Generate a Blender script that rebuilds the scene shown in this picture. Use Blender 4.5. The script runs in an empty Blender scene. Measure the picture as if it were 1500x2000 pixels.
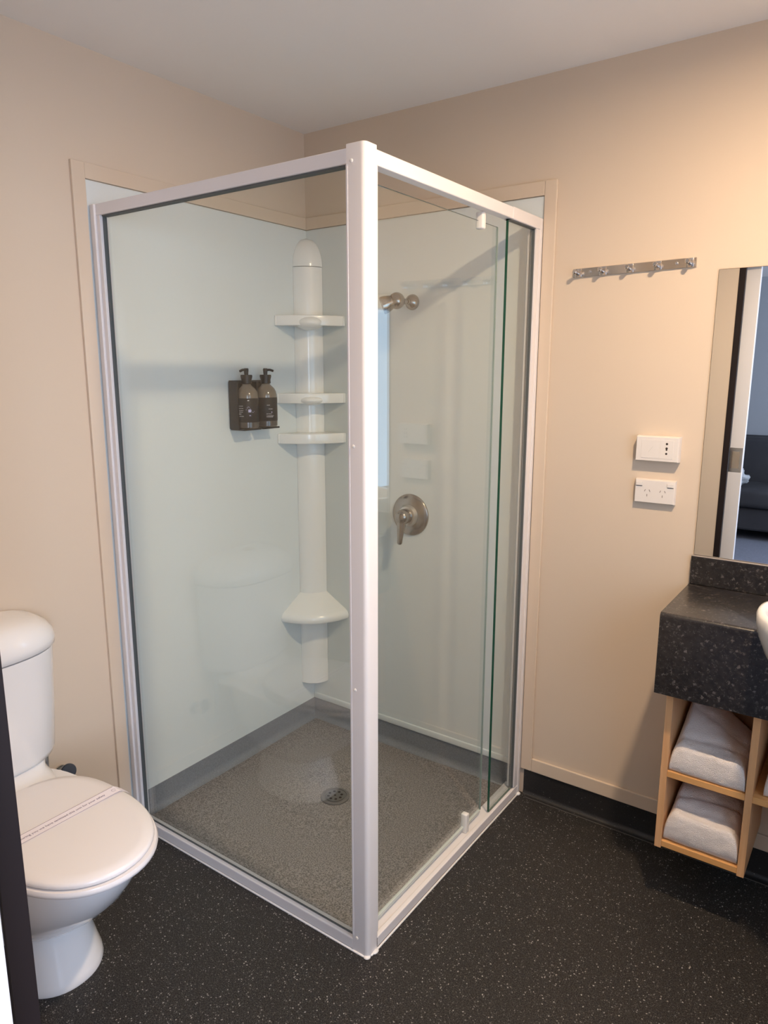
import bpy, bmesh, math, random
from mathutils import Vector, Matrix, noise
random.seed(7)
C = bpy.context.scene.collection
S = bpy.context.scene

# ------------------------------------------------------------------ camera
cd = bpy.data.cameras.new('camera')
cam = bpy.data.objects.new('camera', cd); C.objects.link(cam)
cd.sensor_fit = 'VERTICAL'; cd.sensor_height = 24.0
cd.lens = 1393.85 / 2000.0 * 24.0
cd.clip_start = 0.02
_f = Vector((-0.56731092, 0.79987475, -0.19585375))
_r = Vector((0.81554772, 0.57868884, 0.00106951))
_u = Vector((-0.11419386, 0.15912133, 0.98063253))
cam.matrix_world = Matrix(((_r.x, _u.x, -_f.x, 1.9557), (_r.y, _u.y, -_f.y, -2.2267), (_r.z, _u.z, -_f.z, 1.5213), (0, 0, 0, 1)))
S.camera = cam

# ------------------------------------------------------------------ world and exposure
w = bpy.data.worlds.new('world'); S.world = w; w.use_nodes = True
w.node_tree.nodes['Background'].inputs[0].default_value = (0.55, 0.7, 1.0, 1)
w.node_tree.nodes['Background'].inputs[1].default_value = 1.0
S.view_settings.view_transform = 'Standard'; S.view_settings.look = 'None'
S.view_settings.gamma = 1.0; S.view_settings.use_curve_mapping = False
S.view_settings.exposure = 0.0
S.cycles.max_bounces = 14; S.cycles.diffuse_bounces = 7; S.cycles.glossy_bounces = 8
S.cycles.transparent_max_bounces = 24; S.cycles.sample_clamp_indirect = 6.0

LAMP_STRENGTH = 2180.0      # recessed downlight lens
LAMP_COLOR = (1.0, 0.735, 0.485)
WINDOW_STRENGTH = 3.9      # frosted bathroom window, daylight behind it
WINDOW_COLOR = (0.50, 0.72, 1.0)
LIVING_POWER = 150.0       # daylight through the living-room window

def area_light(name, loc, direction, sx, sy, power, color):
    ld = bpy.data.lights.new(name, 'AREA'); ld.shape = 'RECTANGLE'; ld.size = sx; ld.size_y = sy
    ld.energy = power; ld.color = color
    o = bpy.data.objects.new(name, ld); C.objects.link(o); o.location = loc
    o.rotation_euler = Vector(direction).to_track_quat('-Z', 'Y').to_euler()
    return o
area_light('daylight', (4.12, -3.75, 1.45), (-1, 0, -0.05), 1.7, 1.5, LIVING_POWER, (0.69, 0.78, 1.0))

# ------------------------------------------------------------------ materials
def mat(name, col, rough=0.5, metal=0.0, coat=0.0, spec=0.5, bump=None, vary=None):
    m = bpy.data.materials.new(name); m.use_nodes = True
    nt = m.node_tree; b = nt.nodes['Principled BSDF']
    b.inputs['Base Color'].default_value = (*col, 1); b.inputs['Roughness'].default_value = rough
    b.inputs['Metallic'].default_value = metal; b.inputs['Coat Weight'].default_value = coat
    b.inputs['Coat Roughness'].default_value = 0.08
    b.inputs['Specular IOR Level'].default_value = spec
    tc = nt.nodes.new('ShaderNodeTexCoord')
    if vary:
        sc, amt = vary
        n = nt.nodes.new('ShaderNodeTexNoise'); n.inputs['Scale'].default_value = sc; n.inputs['Detail'].default_value = 4
        nt.links.new(tc.outputs['Object'], n.inputs['Vector'])
        r = nt.nodes.new('ShaderNodeMapRange'); r.inputs['To Min'].default_value = 1 - amt; r.inputs['To Max'].default_value = 1 + amt
        nt.links.new(n.outputs['Fac'], r.inputs['Value'])
        v = nt.nodes.new('ShaderNodeVectorMath'); v.operation = 'SCALE'; v.inputs[0].default_value = col
        nt.links.new(r.outputs['Result'], v.inputs['Scale']); nt.links.new(v.outputs['Vector'], b.inputs['Base Color'])
    if bump:
        sc, st, dist = bump
        n = nt.nodes.new('ShaderNodeTexNoise'); n.inputs['Scale'].default_value = sc; n.inputs['Detail'].default_value = 3
        nt.links.new(tc.outputs['Object'], n.inputs['Vector'])
        bp = nt.nodes.new('ShaderNodeBump'); bp.inputs['Strength'].default_value = st; bp.inputs['Distance'].default_value = dist
        nt.links.new(n.outputs['Fac'], bp.inputs['Height']); nt.links.new(bp.outputs['Normal'], b.inputs['Normal'])
    return m

def speckle(name, base, base2, fleck, fleck_scale, thresh, keep, rough, fine_scale, fine_amt, spec=0.5, stretch=(1, 1, 1), bump=0.0, coat=0.0, dist=0.6):
    """dark sheet with sparse pale flecks: random cells of a voronoi, plus fine mottling"""
    m = bpy.data.materials.new(name); m.use_nodes = True; nt = m.node_tree; N = nt.nodes; L = nt.links
    b = N['Principled BSDF']; b.inputs['Roughness'].default_value = rough; b.inputs['Specular IOR Level'].default_value = spec
    b.inputs['Coat Weight'].default_value = coat; b.inputs['Coat Roughness'].default_value = 0.25
    tc = N.new('ShaderNodeTexCoord'); mp = N.new('ShaderNodeMapping'); mp.inputs['Scale'].default_value = stretch
    L.new(tc.outputs['Object'], mp.inputs['Vector'])
    nz = N.new('ShaderNodeTexNoise'); nz.inputs['Scale'].default_value = fine_scale; nz.inputs['Detail'].default_value = 3
    L.new(mp.outputs['Vector'], nz.inputs['Vector'])
    cr = N.new('ShaderNodeMapRange'); cr.inputs['From Min'].default_value = 0.5 - fine_amt; cr.inputs['From Max'].default_value = 0.5 + fine_amt
    L.new(nz.outputs['Fac'], cr.inputs['Value'])
    mx = N.new('ShaderNodeMix'); mx.data_type = 'RGBA'; mx.inputs['A'].default_value = (*base, 1); mx.inputs['B'].default_value = (*base2, 1)
    L.new(cr.outputs['Result'], mx.inputs['Factor'])
    prev = mx.outputs['Result']
    dn = N.new('ShaderNodeTexNoise'); dn.inputs['Scale'].default_value = fleck_scale * 1.7
    L.new(mp.outputs['Vector'], dn.inputs['Vector'])
    dv = N.new('ShaderNodeVectorMath'); dv.operation = 'MULTIPLY_ADD'
    dv.inputs[1].default_value = (dist / fleck_scale,) * 3
    L.new(dn.outputs['Color'], dv.inputs[0]); L.new(mp.outputs['Vector'], dv.inputs[2])
    for k, (sm, kp, br) in enumerate(((1.0, keep, 1.0), (1.9, keep * 1.1, 0.5))):
        vo = N.new('ShaderNodeTexVoronoi'); vo.inputs['Scale'].default_value = fleck_scale * sm
        L.new(dv.outputs['Vector'], vo.inputs['Vector'])
        lt = N.new('ShaderNodeMapRange'); lt.inputs['From Min'].default_value = thresh; lt.inputs['From Max'].default_value = thresh * 0.55
        L.new(vo.outputs['Distance'], lt.inputs['Value'])
        sx = N.new('ShaderNodeSeparateColor'); L.new(vo.outputs['Color'], sx.inputs['Color'])
        gt = N.new('ShaderNodeMapRange'); gt.inputs['From Min'].default_value = 1 - kp; gt.inputs['From Max'].default_value = 1.0
        gt.inputs['To Max'].default_value = br
        L.new(sx.outputs['Red'], gt.inputs['Value'])
        mu = N.new('ShaderNodeMath'); mu.operation = 'MULTIPLY'; L.new(lt.outputs['Result'], mu.inputs[0]); L.new(gt.outputs['Result'], mu.inputs[1])
        m2 = N.new('ShaderNodeMix'); m2.data_type = 'RGBA'; L.new(prev, m2.inputs['A']); m2.inputs['B'].default_value = (*fleck, 1)
        L.new(mu.outputs['Value'], m2.inputs['Factor']); prev = m2.outputs['Result']
    L.new(prev, b.inputs['Base Color'])
    if bump:
        bp = N.new('ShaderNodeBump'); bp.inputs['Strength'].default_value = bump; bp.inputs['Distance'].default_value = 0.001
        L.new(nz.outputs['Fac'], bp.inputs['Height']); L.new(bp.outputs['Normal'], b.inputs['Normal'])
    return m

def glass(name, tint, ior=1.5):
    """thin clear pane: straight-through transparency plus Fresnel reflection, correct on both faces"""
    m = bpy.data.materials.new(name); m.use_nodes = True; nt = m.node_tree; N = nt.nodes; L = nt.links
    N.remove(N['Principled BSDF']); out = N['Material Output']
    g = N.new('ShaderNodeNewGeometry'); mr = N.new('ShaderNodeMapRange')
    mr.inputs['To Min'].default_value = ior; mr.inputs['To Max'].default_value = 1 / ior
    L.new(g.outputs['Backfacing'], mr.inputs['Value'])
    fr = N.new('ShaderNodeFresnel'); L.new(mr.outputs['Result'], fr.inputs['IOR'])
    t = N.new('ShaderNodeBsdfTransparent'); t.inputs['Color'].default_value = (*tint, 1)
    gl = N.new('ShaderNodeBsdfGlossy'); gl.inputs['Roughness'].default_value = 0.0; gl.inputs['Color'].default_value = (1, 1, 1, 1)
    mx = N.new('ShaderNodeMixShader'); L.new(fr.outputs['Fac'], mx.inputs['Fac']); L.new(t.outputs['BSDF'], mx.inputs[1]); L.new(gl.outputs['BSDF'], mx.inputs[2])
    L.new(mx.outputs['Shader'], out.inputs['Surface'])
    return m

def emit(name, col, st):
    m = bpy.data.materials.new(name); m.use_nodes = True; nt = m.node_tree
    nt.nodes.remove(nt.nodes['Principled BSDF']); e = nt.nodes.new('ShaderNodeEmission')
    e.inputs['Color'].default_value = (*col, 1); e.inputs['Strength'].default_value = st
    nt.links.new(e.outputs['Emission'], nt.nodes['Material Output'].inputs['Surface'])
    return m

def wood(name, c1, c2, axis):
    m = bpy.data.materials.new(name); m.use_nodes = True; nt = m.node_tree; N = nt.nodes; L = nt.links
    b = N['Principled BSDF']; b.inputs['Roughness'].default_value = 0.42
    tc = N.new('ShaderNodeTexCoord'); mp = N.new('ShaderNodeMapping')
    mp.inputs['Scale'].default_value = [4 if i == axis else 90 for i in range(3)]
    L.new(tc.outputs['Object'], mp.inputs['Vector'])
    n = N.new('ShaderNodeTexNoise'); n.inputs['Scale'].default_value = 1.0; n.inputs['Detail'].default_value = 5
    L.new(mp.outputs['Vector'], n.inputs['Vector'])
    r = N.new('ShaderNodeMapRange'); r.inputs['From Min'].default_value = 0.35; r.inputs['From Max'].default_value = 0.65
    L.new(n.outputs['Fac'], r.inputs['Value'])
    mx = N.new('ShaderNodeMix'); mx.data_type = 'RGBA'; mx.inputs['A'].default_value = (*c1, 1); mx.inputs['B'].default_value = (*c2, 1)
    L.new(r.outputs['Result'], mx.inputs['Factor']); L.new(mx.outputs['Result'], b.inputs['Base Color'])
    return m

PAINT = mat('beige_wall_paint', (0.63, 0.525, 0.415), 0.5, bump=(260, 0.10, 0.0006), vary=(1.5, 0.02))
TRIMP = mat('beige_trim_paint', (0.64, 0.528, 0.412), 0.25)
CEIL = mat('ceiling_paint', (0.84, 0.81, 0.78), 0.7, bump=(30, 0.08, 0.004))
LINING = mat('shower_lining_acrylic', (0.68, 0.725, 0.72), 0.28, vary=(6, 0.02))
TOWER = mat('white_moulded_plastic', (0.84, 0.84, 0.81), 0.22, coat=0.3)
ALU = mat('white_powder_coat', (0.76, 0.725, 0.71), 0.32)
CERAMIC = mat('white_glazed_ceramic', (0.82, 0.82, 0.83), 0.08, coat=0.6)
SEATP = mat('white_seat_plastic', (0.80, 0.77, 0.76), 0.25)
PLASTIC = mat('white_switch_plastic', (0.70, 0.665, 0.635), 0.3)
DARKHOLE = mat('dark_socket_hole', (0.03, 0.02, 0.015), 0.8)
GREYLINE = mat('grey_recess', (0.25, 0.22, 0.2), 0.8)
CHROME = mat('chrome', (0.72, 0.70, 0.68), 0.12, 1.0)
STEEL = mat('polished_steel', (0.66, 0.62, 0.58), 0.18, 1.0)
BRUSHED = mat('brushed_steel', (0.55, 0.56, 0.58), 0.35, 1.0)
GLASS = glass('shower_glass', (0.955, 0.975, 0.965))
GLASSEDGE = mat('green_glass_edge', (0.015, 0.075, 0.045), 0.15)
CLEARGLASS = glass('clear_pane', (0.98, 0.98, 0.98))
DCHROME = mat('glass_toned_chrome', (0.33, 0.305, 0.28), 0.2, 1.0)  # chrome darkened in its colour, standing in for the tint of the screen glass
DSTEEL = mat('dulled_steel', (0.60, 0.57, 0.53), 0.3, 1.0)
MIRROR = mat('mirror_silver', (0.90, 0.91, 0.90), 0.0, 1.0)
RUBBER = mat('black_glazing_rubber', (0.09, 0.098, 0.097), 0.6)
SEAL = mat('clear_vinyl_seal', (0.62, 0.66, 0.60), 0.3)
SILICONE = mat('white_silicone', (0.85, 0.83, 0.80), 0.4)
FLOORM = speckle('black_fleck_vinyl', (0.004, 0.004, 0.004), (0.045, 0.041, 0.038), (0.46, 0.44, 0.41), 190, 0.42, 0.17, 0.48, 330, 0.08, bump=0.3, dist=0.9, spec=0.35)
COVEB = speckle('black_cove_vinyl', (0.009, 0.009, 0.010), (0.02, 0.019, 0.019), (0.25, 0.25, 0.24), 165, 0.32, 0.05, 0.45, 420, 0.13)
SHFLOOR = speckle('grey_shower_vinyl', (0.145, 0.128, 0.120), (0.40, 0.358, 0.338), (0.46, 0.44, 0.41), 330, 0.40, 0.10, 0.30, 260, 0.12, bump=0.35)
SHCOVE = speckle('grey_cove_vinyl', (0.20, 0.205, 0.22), (0.28, 0.285, 0.305), (0.34, 0.34, 0.34), 330, 0.40, 0.10, 0.35, 380, 0.14)
GRANITE = speckle('dark_granite_laminate', (0.006, 0.005, 0.005), (0.017, 0.0145, 0.014), (0.13, 0.115, 0.11), 100, 0.46, 0.40, 0.28, 75, 0.12, coat=0.7, dist=1.7)
WOODV = wood('beech_veneer_upright', (0.66, 0.36, 0.17), (0.72, 0.42, 0.21), 2)
WOODH = wood('beech_veneer_level', (0.66, 0.34, 0.12), (0.72, 0.40, 0.16), 0)
TERRY = mat('white_terry_cloth', (0.86, 0.80, 0.765), 0.95, bump=(520, 1.0, 0.004), spec=0.1)
BLACKP = mat('black_dispenser_plastic', (0.008, 0.0085, 0.009), 0.4, spec=0.35)
AMBER = mat('smoky_brown_bottle_plastic', (0.16, 0.13, 0.10), 0.14, coat=0.4)
LIQUID = mat('dark_brown_bottle_base', (0.060, 0.050, 0.042), 0.18, coat=0.3)
LABELM = mat('black_label', (0.010, 0.011, 0.013), 0.5, spec=0.3)
INK = mat('pale_label_ink', (0.62, 0.62, 0.63), 0.6)
INKP = mat('pale_label_ink_violet', (0.42, 0.41, 0.62), 0.6)
JAMB = mat('dark_stained_jamb', (0.013, 0.0075, 0.0075), 0.6, spec=0.3)
DOORW = mat('white_door_paint', (0.74, 0.72, 0.72), 0.35)
GREYWALL = mat('grey_living_paint', (0.34, 0.36, 0.38), 0.7)
CARPET = mat('blue_grey_carpet', (0.20, 0.215, 0.26), 0.98, bump=(300, 0.8, 0.004), vary=(60, 0.2), spec=0.05)
SOFA = mat('charcoal_sofa_fabric', (0.028, 0.028, 0.032), 0.8, vary=(8, 0.25))
SILVERFAB = mat('silver_grey_cushion_fabric', (0.35, 0.37, 0.38), 0.6, vary=(30, 0.4))
PAPER = mat('white_paper_band', (0.86, 0.81, 0.85), 0.6)
TEXTINK = mat('grey_violet_print', (0.20, 0.16, 0.25), 0.7)
DARKDIAL = mat('dark_blue_grey_handle', (0.045, 0.055, 0.075), 0.35)
BULB = emit('warm_bulb', LAMP_COLOR, LAMP_STRENGTH)
DAYPANE = emit('frosted_daylit_pane', WINDOW_COLOR, WINDOW_STRENGTH)
FUZZ = mat('white_door_hardware', (0.82, 0.79, 0.74), 0.35)

# ------------------------------------------------------------------ mesh helpers
WLOC = {}
def thing(name, label, cat, loc, group=None):
    o = bpy.data.objects.new(name, None); C.objects.link(o); o.location = loc; o.empty_display_size = 0.05
    o['label'] = label; o['category'] = cat
    if group: o['group'] = group
    WLOC[o.name] = Vector(loc); return o

def part(name, bm, m, parent=None, label=None, smooth=False, kind=None, cat=None, group=None, origin=None):
    """link a bmesh given in WORLD coordinates as one mesh object, under a parent if given"""
    base = Vector(origin) if origin is not None else (WLOC[parent.name] if parent else Vector((0, 0, 0)))
    bmesh.ops.translate(bm, verts=bm.verts, vec=-base)
    me = bpy.data.meshes.new(name); bm.normal_update()
    if smooth:
        for f in bm.faces: f.smooth = True
        if smooth != 'all':
            for e in bm.edges:
                if len(e.link_faces) == 2 and e.calc_face_angle(0) > math.radians(smooth if smooth is not True else 35): e.smooth = False
    bm.to_mesh(me); bm.free()
    for mm in (m if isinstance(m, (list, tuple)) else [m]): me.materials.append(mm)
    o = bpy.data.objects.new(name, me); C.objects.link(o)
    if parent:
        o.parent = parent; o.location = base - WLOC[parent.name]
    else: o.location = base
    WLOC[o.name] = base
    if label: o['label'] = label
    if kind: o['kind'] = kind
    if cat: o['category'] = cat
    if group: o['group'] = group
    return o

def B(): return bmesh.new()
def box(bm, x0, x1, y0, y1, z0, z1, bev=0.0, seg=2, mi=0):
    r = bmesh.ops.create_cube(bm, size=1.0)
    vs = r['verts']
    for v in vs:
        v.co = Vector((x0 + (v.co.x + .5) * (x1 - x0), y0 + (v.co.y + .5) * (y1 - y0), z0 + (v.co.z + .5) * (z1 - z0)))
    fs = {f for v in vs for f in v.link_faces}
    for f in fs: f.material_index = mi
    if bev:
        es = list({e for v in vs for e in v.link_edges})
        bmesh.ops.bevel(bm, geom=es, offset=bev, segments=seg, profile=0.5, affect='EDGES', clamp_overlap=True)
    return bm
def bx(*a, **k): return box(B(), *a, **k)

def loft(bm, rings, cap0=True, cap1=True, mi=0, closed=True):
    """rings: lists of Vectors of equal length"""
    R = [[bm.verts.new(p) for p in ring] for ring in rings]
    n = len(R[0])
    for a, b in zip(R, R[1:]):
        for i in range(n if closed else n - 1):
            j = (i + 1) % n
            f = bm.faces.new((a[i], a[j], b[j], b[i])); f.material_index = mi
    if cap0: bm.faces.new(R[0][::-1]).material_index = mi
    if cap1: bm.faces.new(R[-1]).material_index = mi
    return bm

def frame_for(axis):
    a = Vector(axis).normalized()
    t = Vector((0, 0, 1)) if abs(a.z) < 0.9 else Vector((1, 0, 0))
    u = a.cross(t).normalized(); v = a.cross(u).normalized()
    return a, u, v
def lathe(bm, base, axis, prof, n=32, mi=0):
    """prof: (distance along axis, radius)"""
    a, u, v = frame_for(axis); base = Vector(base)
    rings = [[base + a * h + (u * math.cos(2 * math.pi * k / n) + v * math.sin(2 * math.pi * k / n)) * max(r, 1e-5) for k in range(n)] for h, r in prof]
    loft(bm, rings, mi=mi)
    bmesh.ops.recalc_face_normals(bm, faces=bm.faces)
    return bm
def ln(base, axis, prof, n=32): return lathe(B(), base, axis, prof, n)
def rod(p, q, r, n=14):
    p = Vector(p); q = Vector(q); return ln(p, q - p, [(0, r * .7), (0.001, r), ((q - p).length - 0.001, r), ((q - p).length, r * .7)], n)
def ball(bm, c, r, n=20, sc=(1, 1, 1)):
    ret = bmesh.ops.create_uvsphere(bm, u_segments=n, v_segments=n // 2, radius=r)
    for v in ret['verts']: v.co = Vector((v.co.x * sc[0], v.co.y * sc[1], v.co.z * sc[2])) + Vector(c)
    return bm
def prism(outline, z0, z1, bev=0.0, seg=3):
    bm = B(); loft(bm, [[Vector((x, y, z)) for x, y in outline] for z in (z0, z1)])
    bmesh.ops.recalc_face_normals(bm, faces=bm.faces)
    if bev:
        es = [e for e in bm.edges if abs((e.verts[0].co - e.verts[1].co).z) < 1e-6]
        bmesh.ops.bevel(bm, geom=es, offset=bev, segments=seg, profile=0.5, affect='EDGES', clamp_overlap=True)
    return bm
def tube(points, r, n=10):
    bm = B(); pts = [Vector(p) for p in points]; rings = []
    for i, p in enumerate(pts):
        d = (pts[min(i + 1, len(pts) - 1)] - pts[max(i - 1, 0)]).normalized()
        a, u, v = frame_for(d)
        if rings:
            u = (pu - d * pu.dot(d)).normalized(); v = d.cross(u)
        pu = u
        rings.append([p + (u * math.cos(2 * math.pi * k / n) + v * math.sin(2 * math.pi * k / n)) * r for k in range(n)])
    loft(bm, rings); bmesh.ops.recalc_face_normals(bm, faces=bm.faces); return bm
def struct(name, bm, m, parent=None, label=None, smooth=False, origin=None):
    return part(name, bm, m, parent, label, smooth, kind='structure' if parent is None else None, origin=origin)

# ------------------------------------------------------------------ the room
RX = 2.45; FY = -1.908; ZC = 2.40
SW, SD, SH = 0.991, 0.937, 1.985      # shower size: x, y (towards the door), height
struct('floor', bx(-0.1, RX + .1, -2.03, 0.1, -0.08, 0.0), FLOORM)
struct('ceiling', bx(-0.1, RX + .1, -2.03, 0.1, ZC, ZC + .08), CEIL)
wl = struct('wall_left', bx(-0.1, 0, -2.03, 0.1, 0, ZC), PAINT)
wb = struct('wall_back', bx(0, RX, 0, 0.1, 0, ZC), PAINT)
# right wall with a frosted window opening
WY0, WY1, WZ0, WZ1 = -1.84, -0.60, 0.78, 1.90
bm = B()
box(bm, RX, RX + .1, -2.03, WY0, 0, ZC); box(bm, RX, RX + .1, WY1, 0.1, 0, ZC)
box(bm, RX, RX + .1, WY0, WY1, 0, WZ0); box(bm, RX, RX + .1, WY0, WY1, WZ1, ZC)
struct('wall_right', bm, PAINT)
win = struct('window_1', bx(RX + .045, RX + .055, WY0 + .03, WY1 - .03, WZ0 + .03, WZ1 - .03), DAYPANE)
bm = B()
box(bm, RX - .012, RX + .07, WY0 - .02, WY0 + .035, WZ0 - .02, WZ1 + .02, .003); box(bm, RX - .012, RX + .07, WY1 - .035, WY1 + .02, WZ0 - .02, WZ1 + .02, .003)
box(bm, RX - .012, RX + .07, WY0 + .035, WY1 - .035, WZ1 - .035, WZ1 + .02, .003)
part('window_frame', bm, DOORW, win)
part('window_sill', bx(RX - .045, RX + .04, WY0 - .03, WY1 + .03, WZ0 - .03, WZ0 + .012, .004), DOORW, win)
# front wall with the doorway
DX0, DX1, DZ = 1.236, 2.06, 2.04
bm = B()
box(bm, 0, DX0, -1.938, FY, 0, ZC); box(bm, DX1 + .03, RX, -1.938, FY, 0, ZC); box(bm, DX0, DX1 + .03, -1.938, FY, DZ + .03, ZC)
box(bm, 0, DX0, -2.03, -2.005, 0, ZC); box(bm, DX1 + .03, RX, -2.03, -1.938, 0, ZC); box(bm, DX0, DX1 + .03, -2.03, -2.005, DZ + .03, ZC)
struct('wall_front', bm, PAINT)
d1 = struct('door_1', bx(0.52, 1.328, -1.995, -1.960, 0.012, DZ + .01, .002), DOORW)
bm = bx(1.258, 1.3255, -1.9605, -1.9588, 0.985, 1.115, .0006)
part('flush_pull', bm, BRUSHED, d1, label='brushed steel flush pull')
part('pull_recess', bx(1.272, 1.312, -1.9592, -1.9583, 1.005, 1.095), STEEL, d1)
bm = B()
box(bm, DX0, 1.267, -1.932, FY + .002, 0, DZ + .03, .001); box(bm, DX1, DX1 + .03, -1.938, FY + .002, 0, DZ + .03, .001)
box(bm, 1.267, DX1, -1.932, FY + .002, DZ, DZ + .03, .001)
struct('trim_1', bm, JAMB, label='dark stained door jamb')

# ------------------------------------------------------------------ living room beyond the doorway (seen in the mirror)
LX0, LX1, LY = -1.4, 4.2, -5.75
struct('floor_living', bx(LX0 - .1, LX1 + .1, LY - .1, -2.03, -0.085, -0.005), CARPET)
struct('ceiling_living', bx(LX0 - .1, LX1 + .1, LY - .1, -2.03, ZC, ZC + .08), CEIL)
struct('wall_far', bx(LX0, LX1, LY - .1, LY, 0, ZC), GREYWALL)
struct('wall_living_left', bx(LX0 - .1, LX0, LY - .1, -2.03, 0, ZC), GREYWALL)
bm = B()
box(bm, LX1, LX1 + .1, LY - .1, -4.65, 0, ZC); box(bm, LX1, LX1 + .1, -2.85, -2.03, 0, ZC)
box(bm, LX1, LX1 + .1, -4.65, -2.85, 0, .65); box(bm, LX1, LX1 + .1, -4.65, -2.85, 2.25, ZC)
struct('wall_living_right', bm, GREYWALL)
bm = B(); box(bm, LX0, -.1, -2.13, -2.03, 0, ZC); box(bm, RX + .1, LX1, -2.13, -2.03, 0, ZC)
struct('wall_living_front', bm, GREYWALL)
w2 = struct('window_2', bx(LX1 + .05, LX1 + .056, -4.62, -2.88, .68, 2.22), CLEARGLASS)
bm = B()
for y in (-4.65, -3.77, -2.89): box(bm, LX1 + .02, LX1 + .08, y, y + .04, .65, 2.25)
box(bm, LX1 + .02, LX1 + .08, -4.61, -2.89, .65, .69); box(bm, LX1 + .02, LX1 + .08, -4.61, -2.89, 2.21, 2.25)
part('window_frame', bm, DOORW, w2)

sf = thing('sofa', 'charcoal fabric sofa seen in the mirror, in the room beyond the doorway', 'sofa', (.92, -5.25, -.005))
part('base', bx(-.18, 2.02, -5.68, -4.86, 0.09, 0.30, .02), SOFA, sf)
for k in range(3):
    x = 0.01 + k * .61
    part('seat_cushion', bx(x, x + .60, -5.42, -4.80, 0.30, 0.47, .05, 4), SOFA, sf, smooth=50)
    part('back_cushion', bx(x, x + .60, -5.62, -5.36, 0.44, 0.885, .035, 4), SOFA, sf, smooth=50)
for x in (-.21, 1.85): part('armrest', bx(x, x + .2, -5.68, -4.84, 0.09, 0.64, .05, 4), SOFA, sf, smooth=50)
part('backrest', bx(-.18, 2.02, -5.71, -5.60, 0.09, 0.89, .02), SOFA, sf)
for x in (-.11, 1.93):
    for y in (-5.6, -4.94): part('foot', bx(x - .03, x + .03, y - .03, y + .03, -.005, 0.09), JAMB, sf)
cu = thing('throw', 'small crumpled silver grey throw on the seat of the dark sofa in the mirror', 'throw', (0.86, -4.95, .47))
bm = B()
ball(bm, (0, 0, 0), .10, 28, (1.0, .8, .8))
for v in bm.verts: v.co += v.co.normalized() * (noise.noise(v.co * 22) * .05 + noise.noise(v.co * 60) * .015)
bmesh.ops.translate(bm, verts=bm.verts, vec=(.84, -4.93, .545))
for v in bm.verts: v.co.z = max(v.co.z, .476)
part('throw_cloth', bm, SILVERFAB, cu, smooth='all')

# ------------------------------------------------------------------ shower wall linings, trims, coving
G = 0.0005
part('shower_lining', bx(0, 0.0035, -0.9475, 0, 0.095, 2.051, .0008), LINING, wl, label='pale acrylic shower wall lining')
part('shower_lining', bx(0.0035, 0.9915, -0.0035, 0, 0.095, 2.051, .0008), LINING, wb, label='pale acrylic shower wall lining')
# rolled lower edge of the linings
part('lining_edge', bx(0.006, 0.985, -0.009, 0, 0.098, 0.124, .004, 3), LINING, wb, smooth=40)
T = 0.010
bm = B(); box(bm, 0, T, -0.990, -0.9485, 0.10, 2.095, .0012); box(bm, 0, T, -0.9485, -T, 2.0525, 2.095, .0012)
struct('trim_2', bm, TRIMP, label='beige flat strip round the shower lining, left wall')
bm = B(); box(bm, 0.9925, 1.034, -T, 0, 0.10, 2.095, .0028); box(bm, 0, 0.9925, -T, 0, 2.0525, 2.095, .0012)
struct('trim_3', bm, TRIMP, label='beige flat strip round the shower lining, back wall')
struct('trim_4', bx(1.034, RX, -T, 0, 0.10, 0.150, .0028), TRIMP, label='beige skirting strip above the black cove')
struct('trim_5', bx(0, T, FY, -0.996, 0.10, 0.150, .0015), TRIMP)

def cove(p0, p1, nrm, h, r, t, m, name, label=None):
    """vinyl coved skirting: flat top, curved foot, swept p0->p1"""
    p0 = Vector(p0); p1 = Vector(p1); n = Vector(nrm)
    prof = [(0, h), (t, h - .001), (t, r)]
    for k in range(1, 7):
        a = k / 6 * math.pi / 2
        prof.append((t + r - r * math.cos(a), r - r * math.sin(a) + .0015))
    prof += [(t + r + .004, .0002), (0, .0002)]
    bm = B(); loft(bm, [[p + n * a + Vector((0, 0, b)) for a, b in prof] for p in (p0, p1)])
    bmesh.ops.recalc_face_normals(bm, faces=bm.faces)
    return struct(name, bm, m, label=label, smooth=40)
cove((1.005, 0, 0), (RX, 0, 0), (0, -1, 0), .1, .018, .003, COVEB, 'baseboard_back', 'black vinyl coved skirting')
cove((0, FY, 0), (0, -0.985, 0), (1, 0, 0), .1, .018, .003, COVEB, 'baseboard_left')
cove((RX, 0, 0), (RX, FY, 0), (-1, 0, 0), .1, .018, .003, COVEB, 'baseboard_right')
cove((DX0, FY, 0), (0, FY, 0), (0, 1, 0), .1, .018, .003, COVEB, 'baseboard_front')
part('weld_line', bx(1.02, RX, -.0255, -.0235, 0.0002, 0.0022), mat('grey_weld', (.10, .095, .09), .4), bpy.data.objects['floor'])
# shower tray: grey vinyl, gently falling to the drain
fl = bpy.data.objects['floor']
DR = (0.462, -0.425)
bm = B(); n = 40; V = {}
for i in range(n + 1):
    for j in range(n + 1):
        x = 0.97 * i / n; y = -0.925 * j / n
        d = math.hypot(x - DR[0], y - DR[1])
        V[i, j] = bm.verts.new((x, y, 0.004 + 0.006 * min(d / .5, 1) - 0.003 * math.exp(-(d / .07) ** 2)))
for i in range(n):
    for j in range(n): bm.faces.new((V[i, j], V[i, j + 1], V[i + 1, j + 1], V[i + 1, j]))
bmesh.ops.recalc_face_normals(bm, faces=bm.faces)
if bm.faces[0].normal.z < 0: bmesh.ops.reverse_faces(bm, faces=bm.faces)
part('shower_floor', bm, SHFLOOR, fl, label='grey speckled vinyl shower floor', smooth='all')
cove((0, -0.93, .006), (0, 0, .006), (1, 0, 0), .093, .03, .004, SHCOVE, 'baseboard_shower_left', 'grey speckled coved skirting in the shower')
cove((0.97, 0, .006), (0, 0, .006), (0, -1, 0), .093, .03, .004, SHCOVE, 'baseboard_shower_back')
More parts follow.
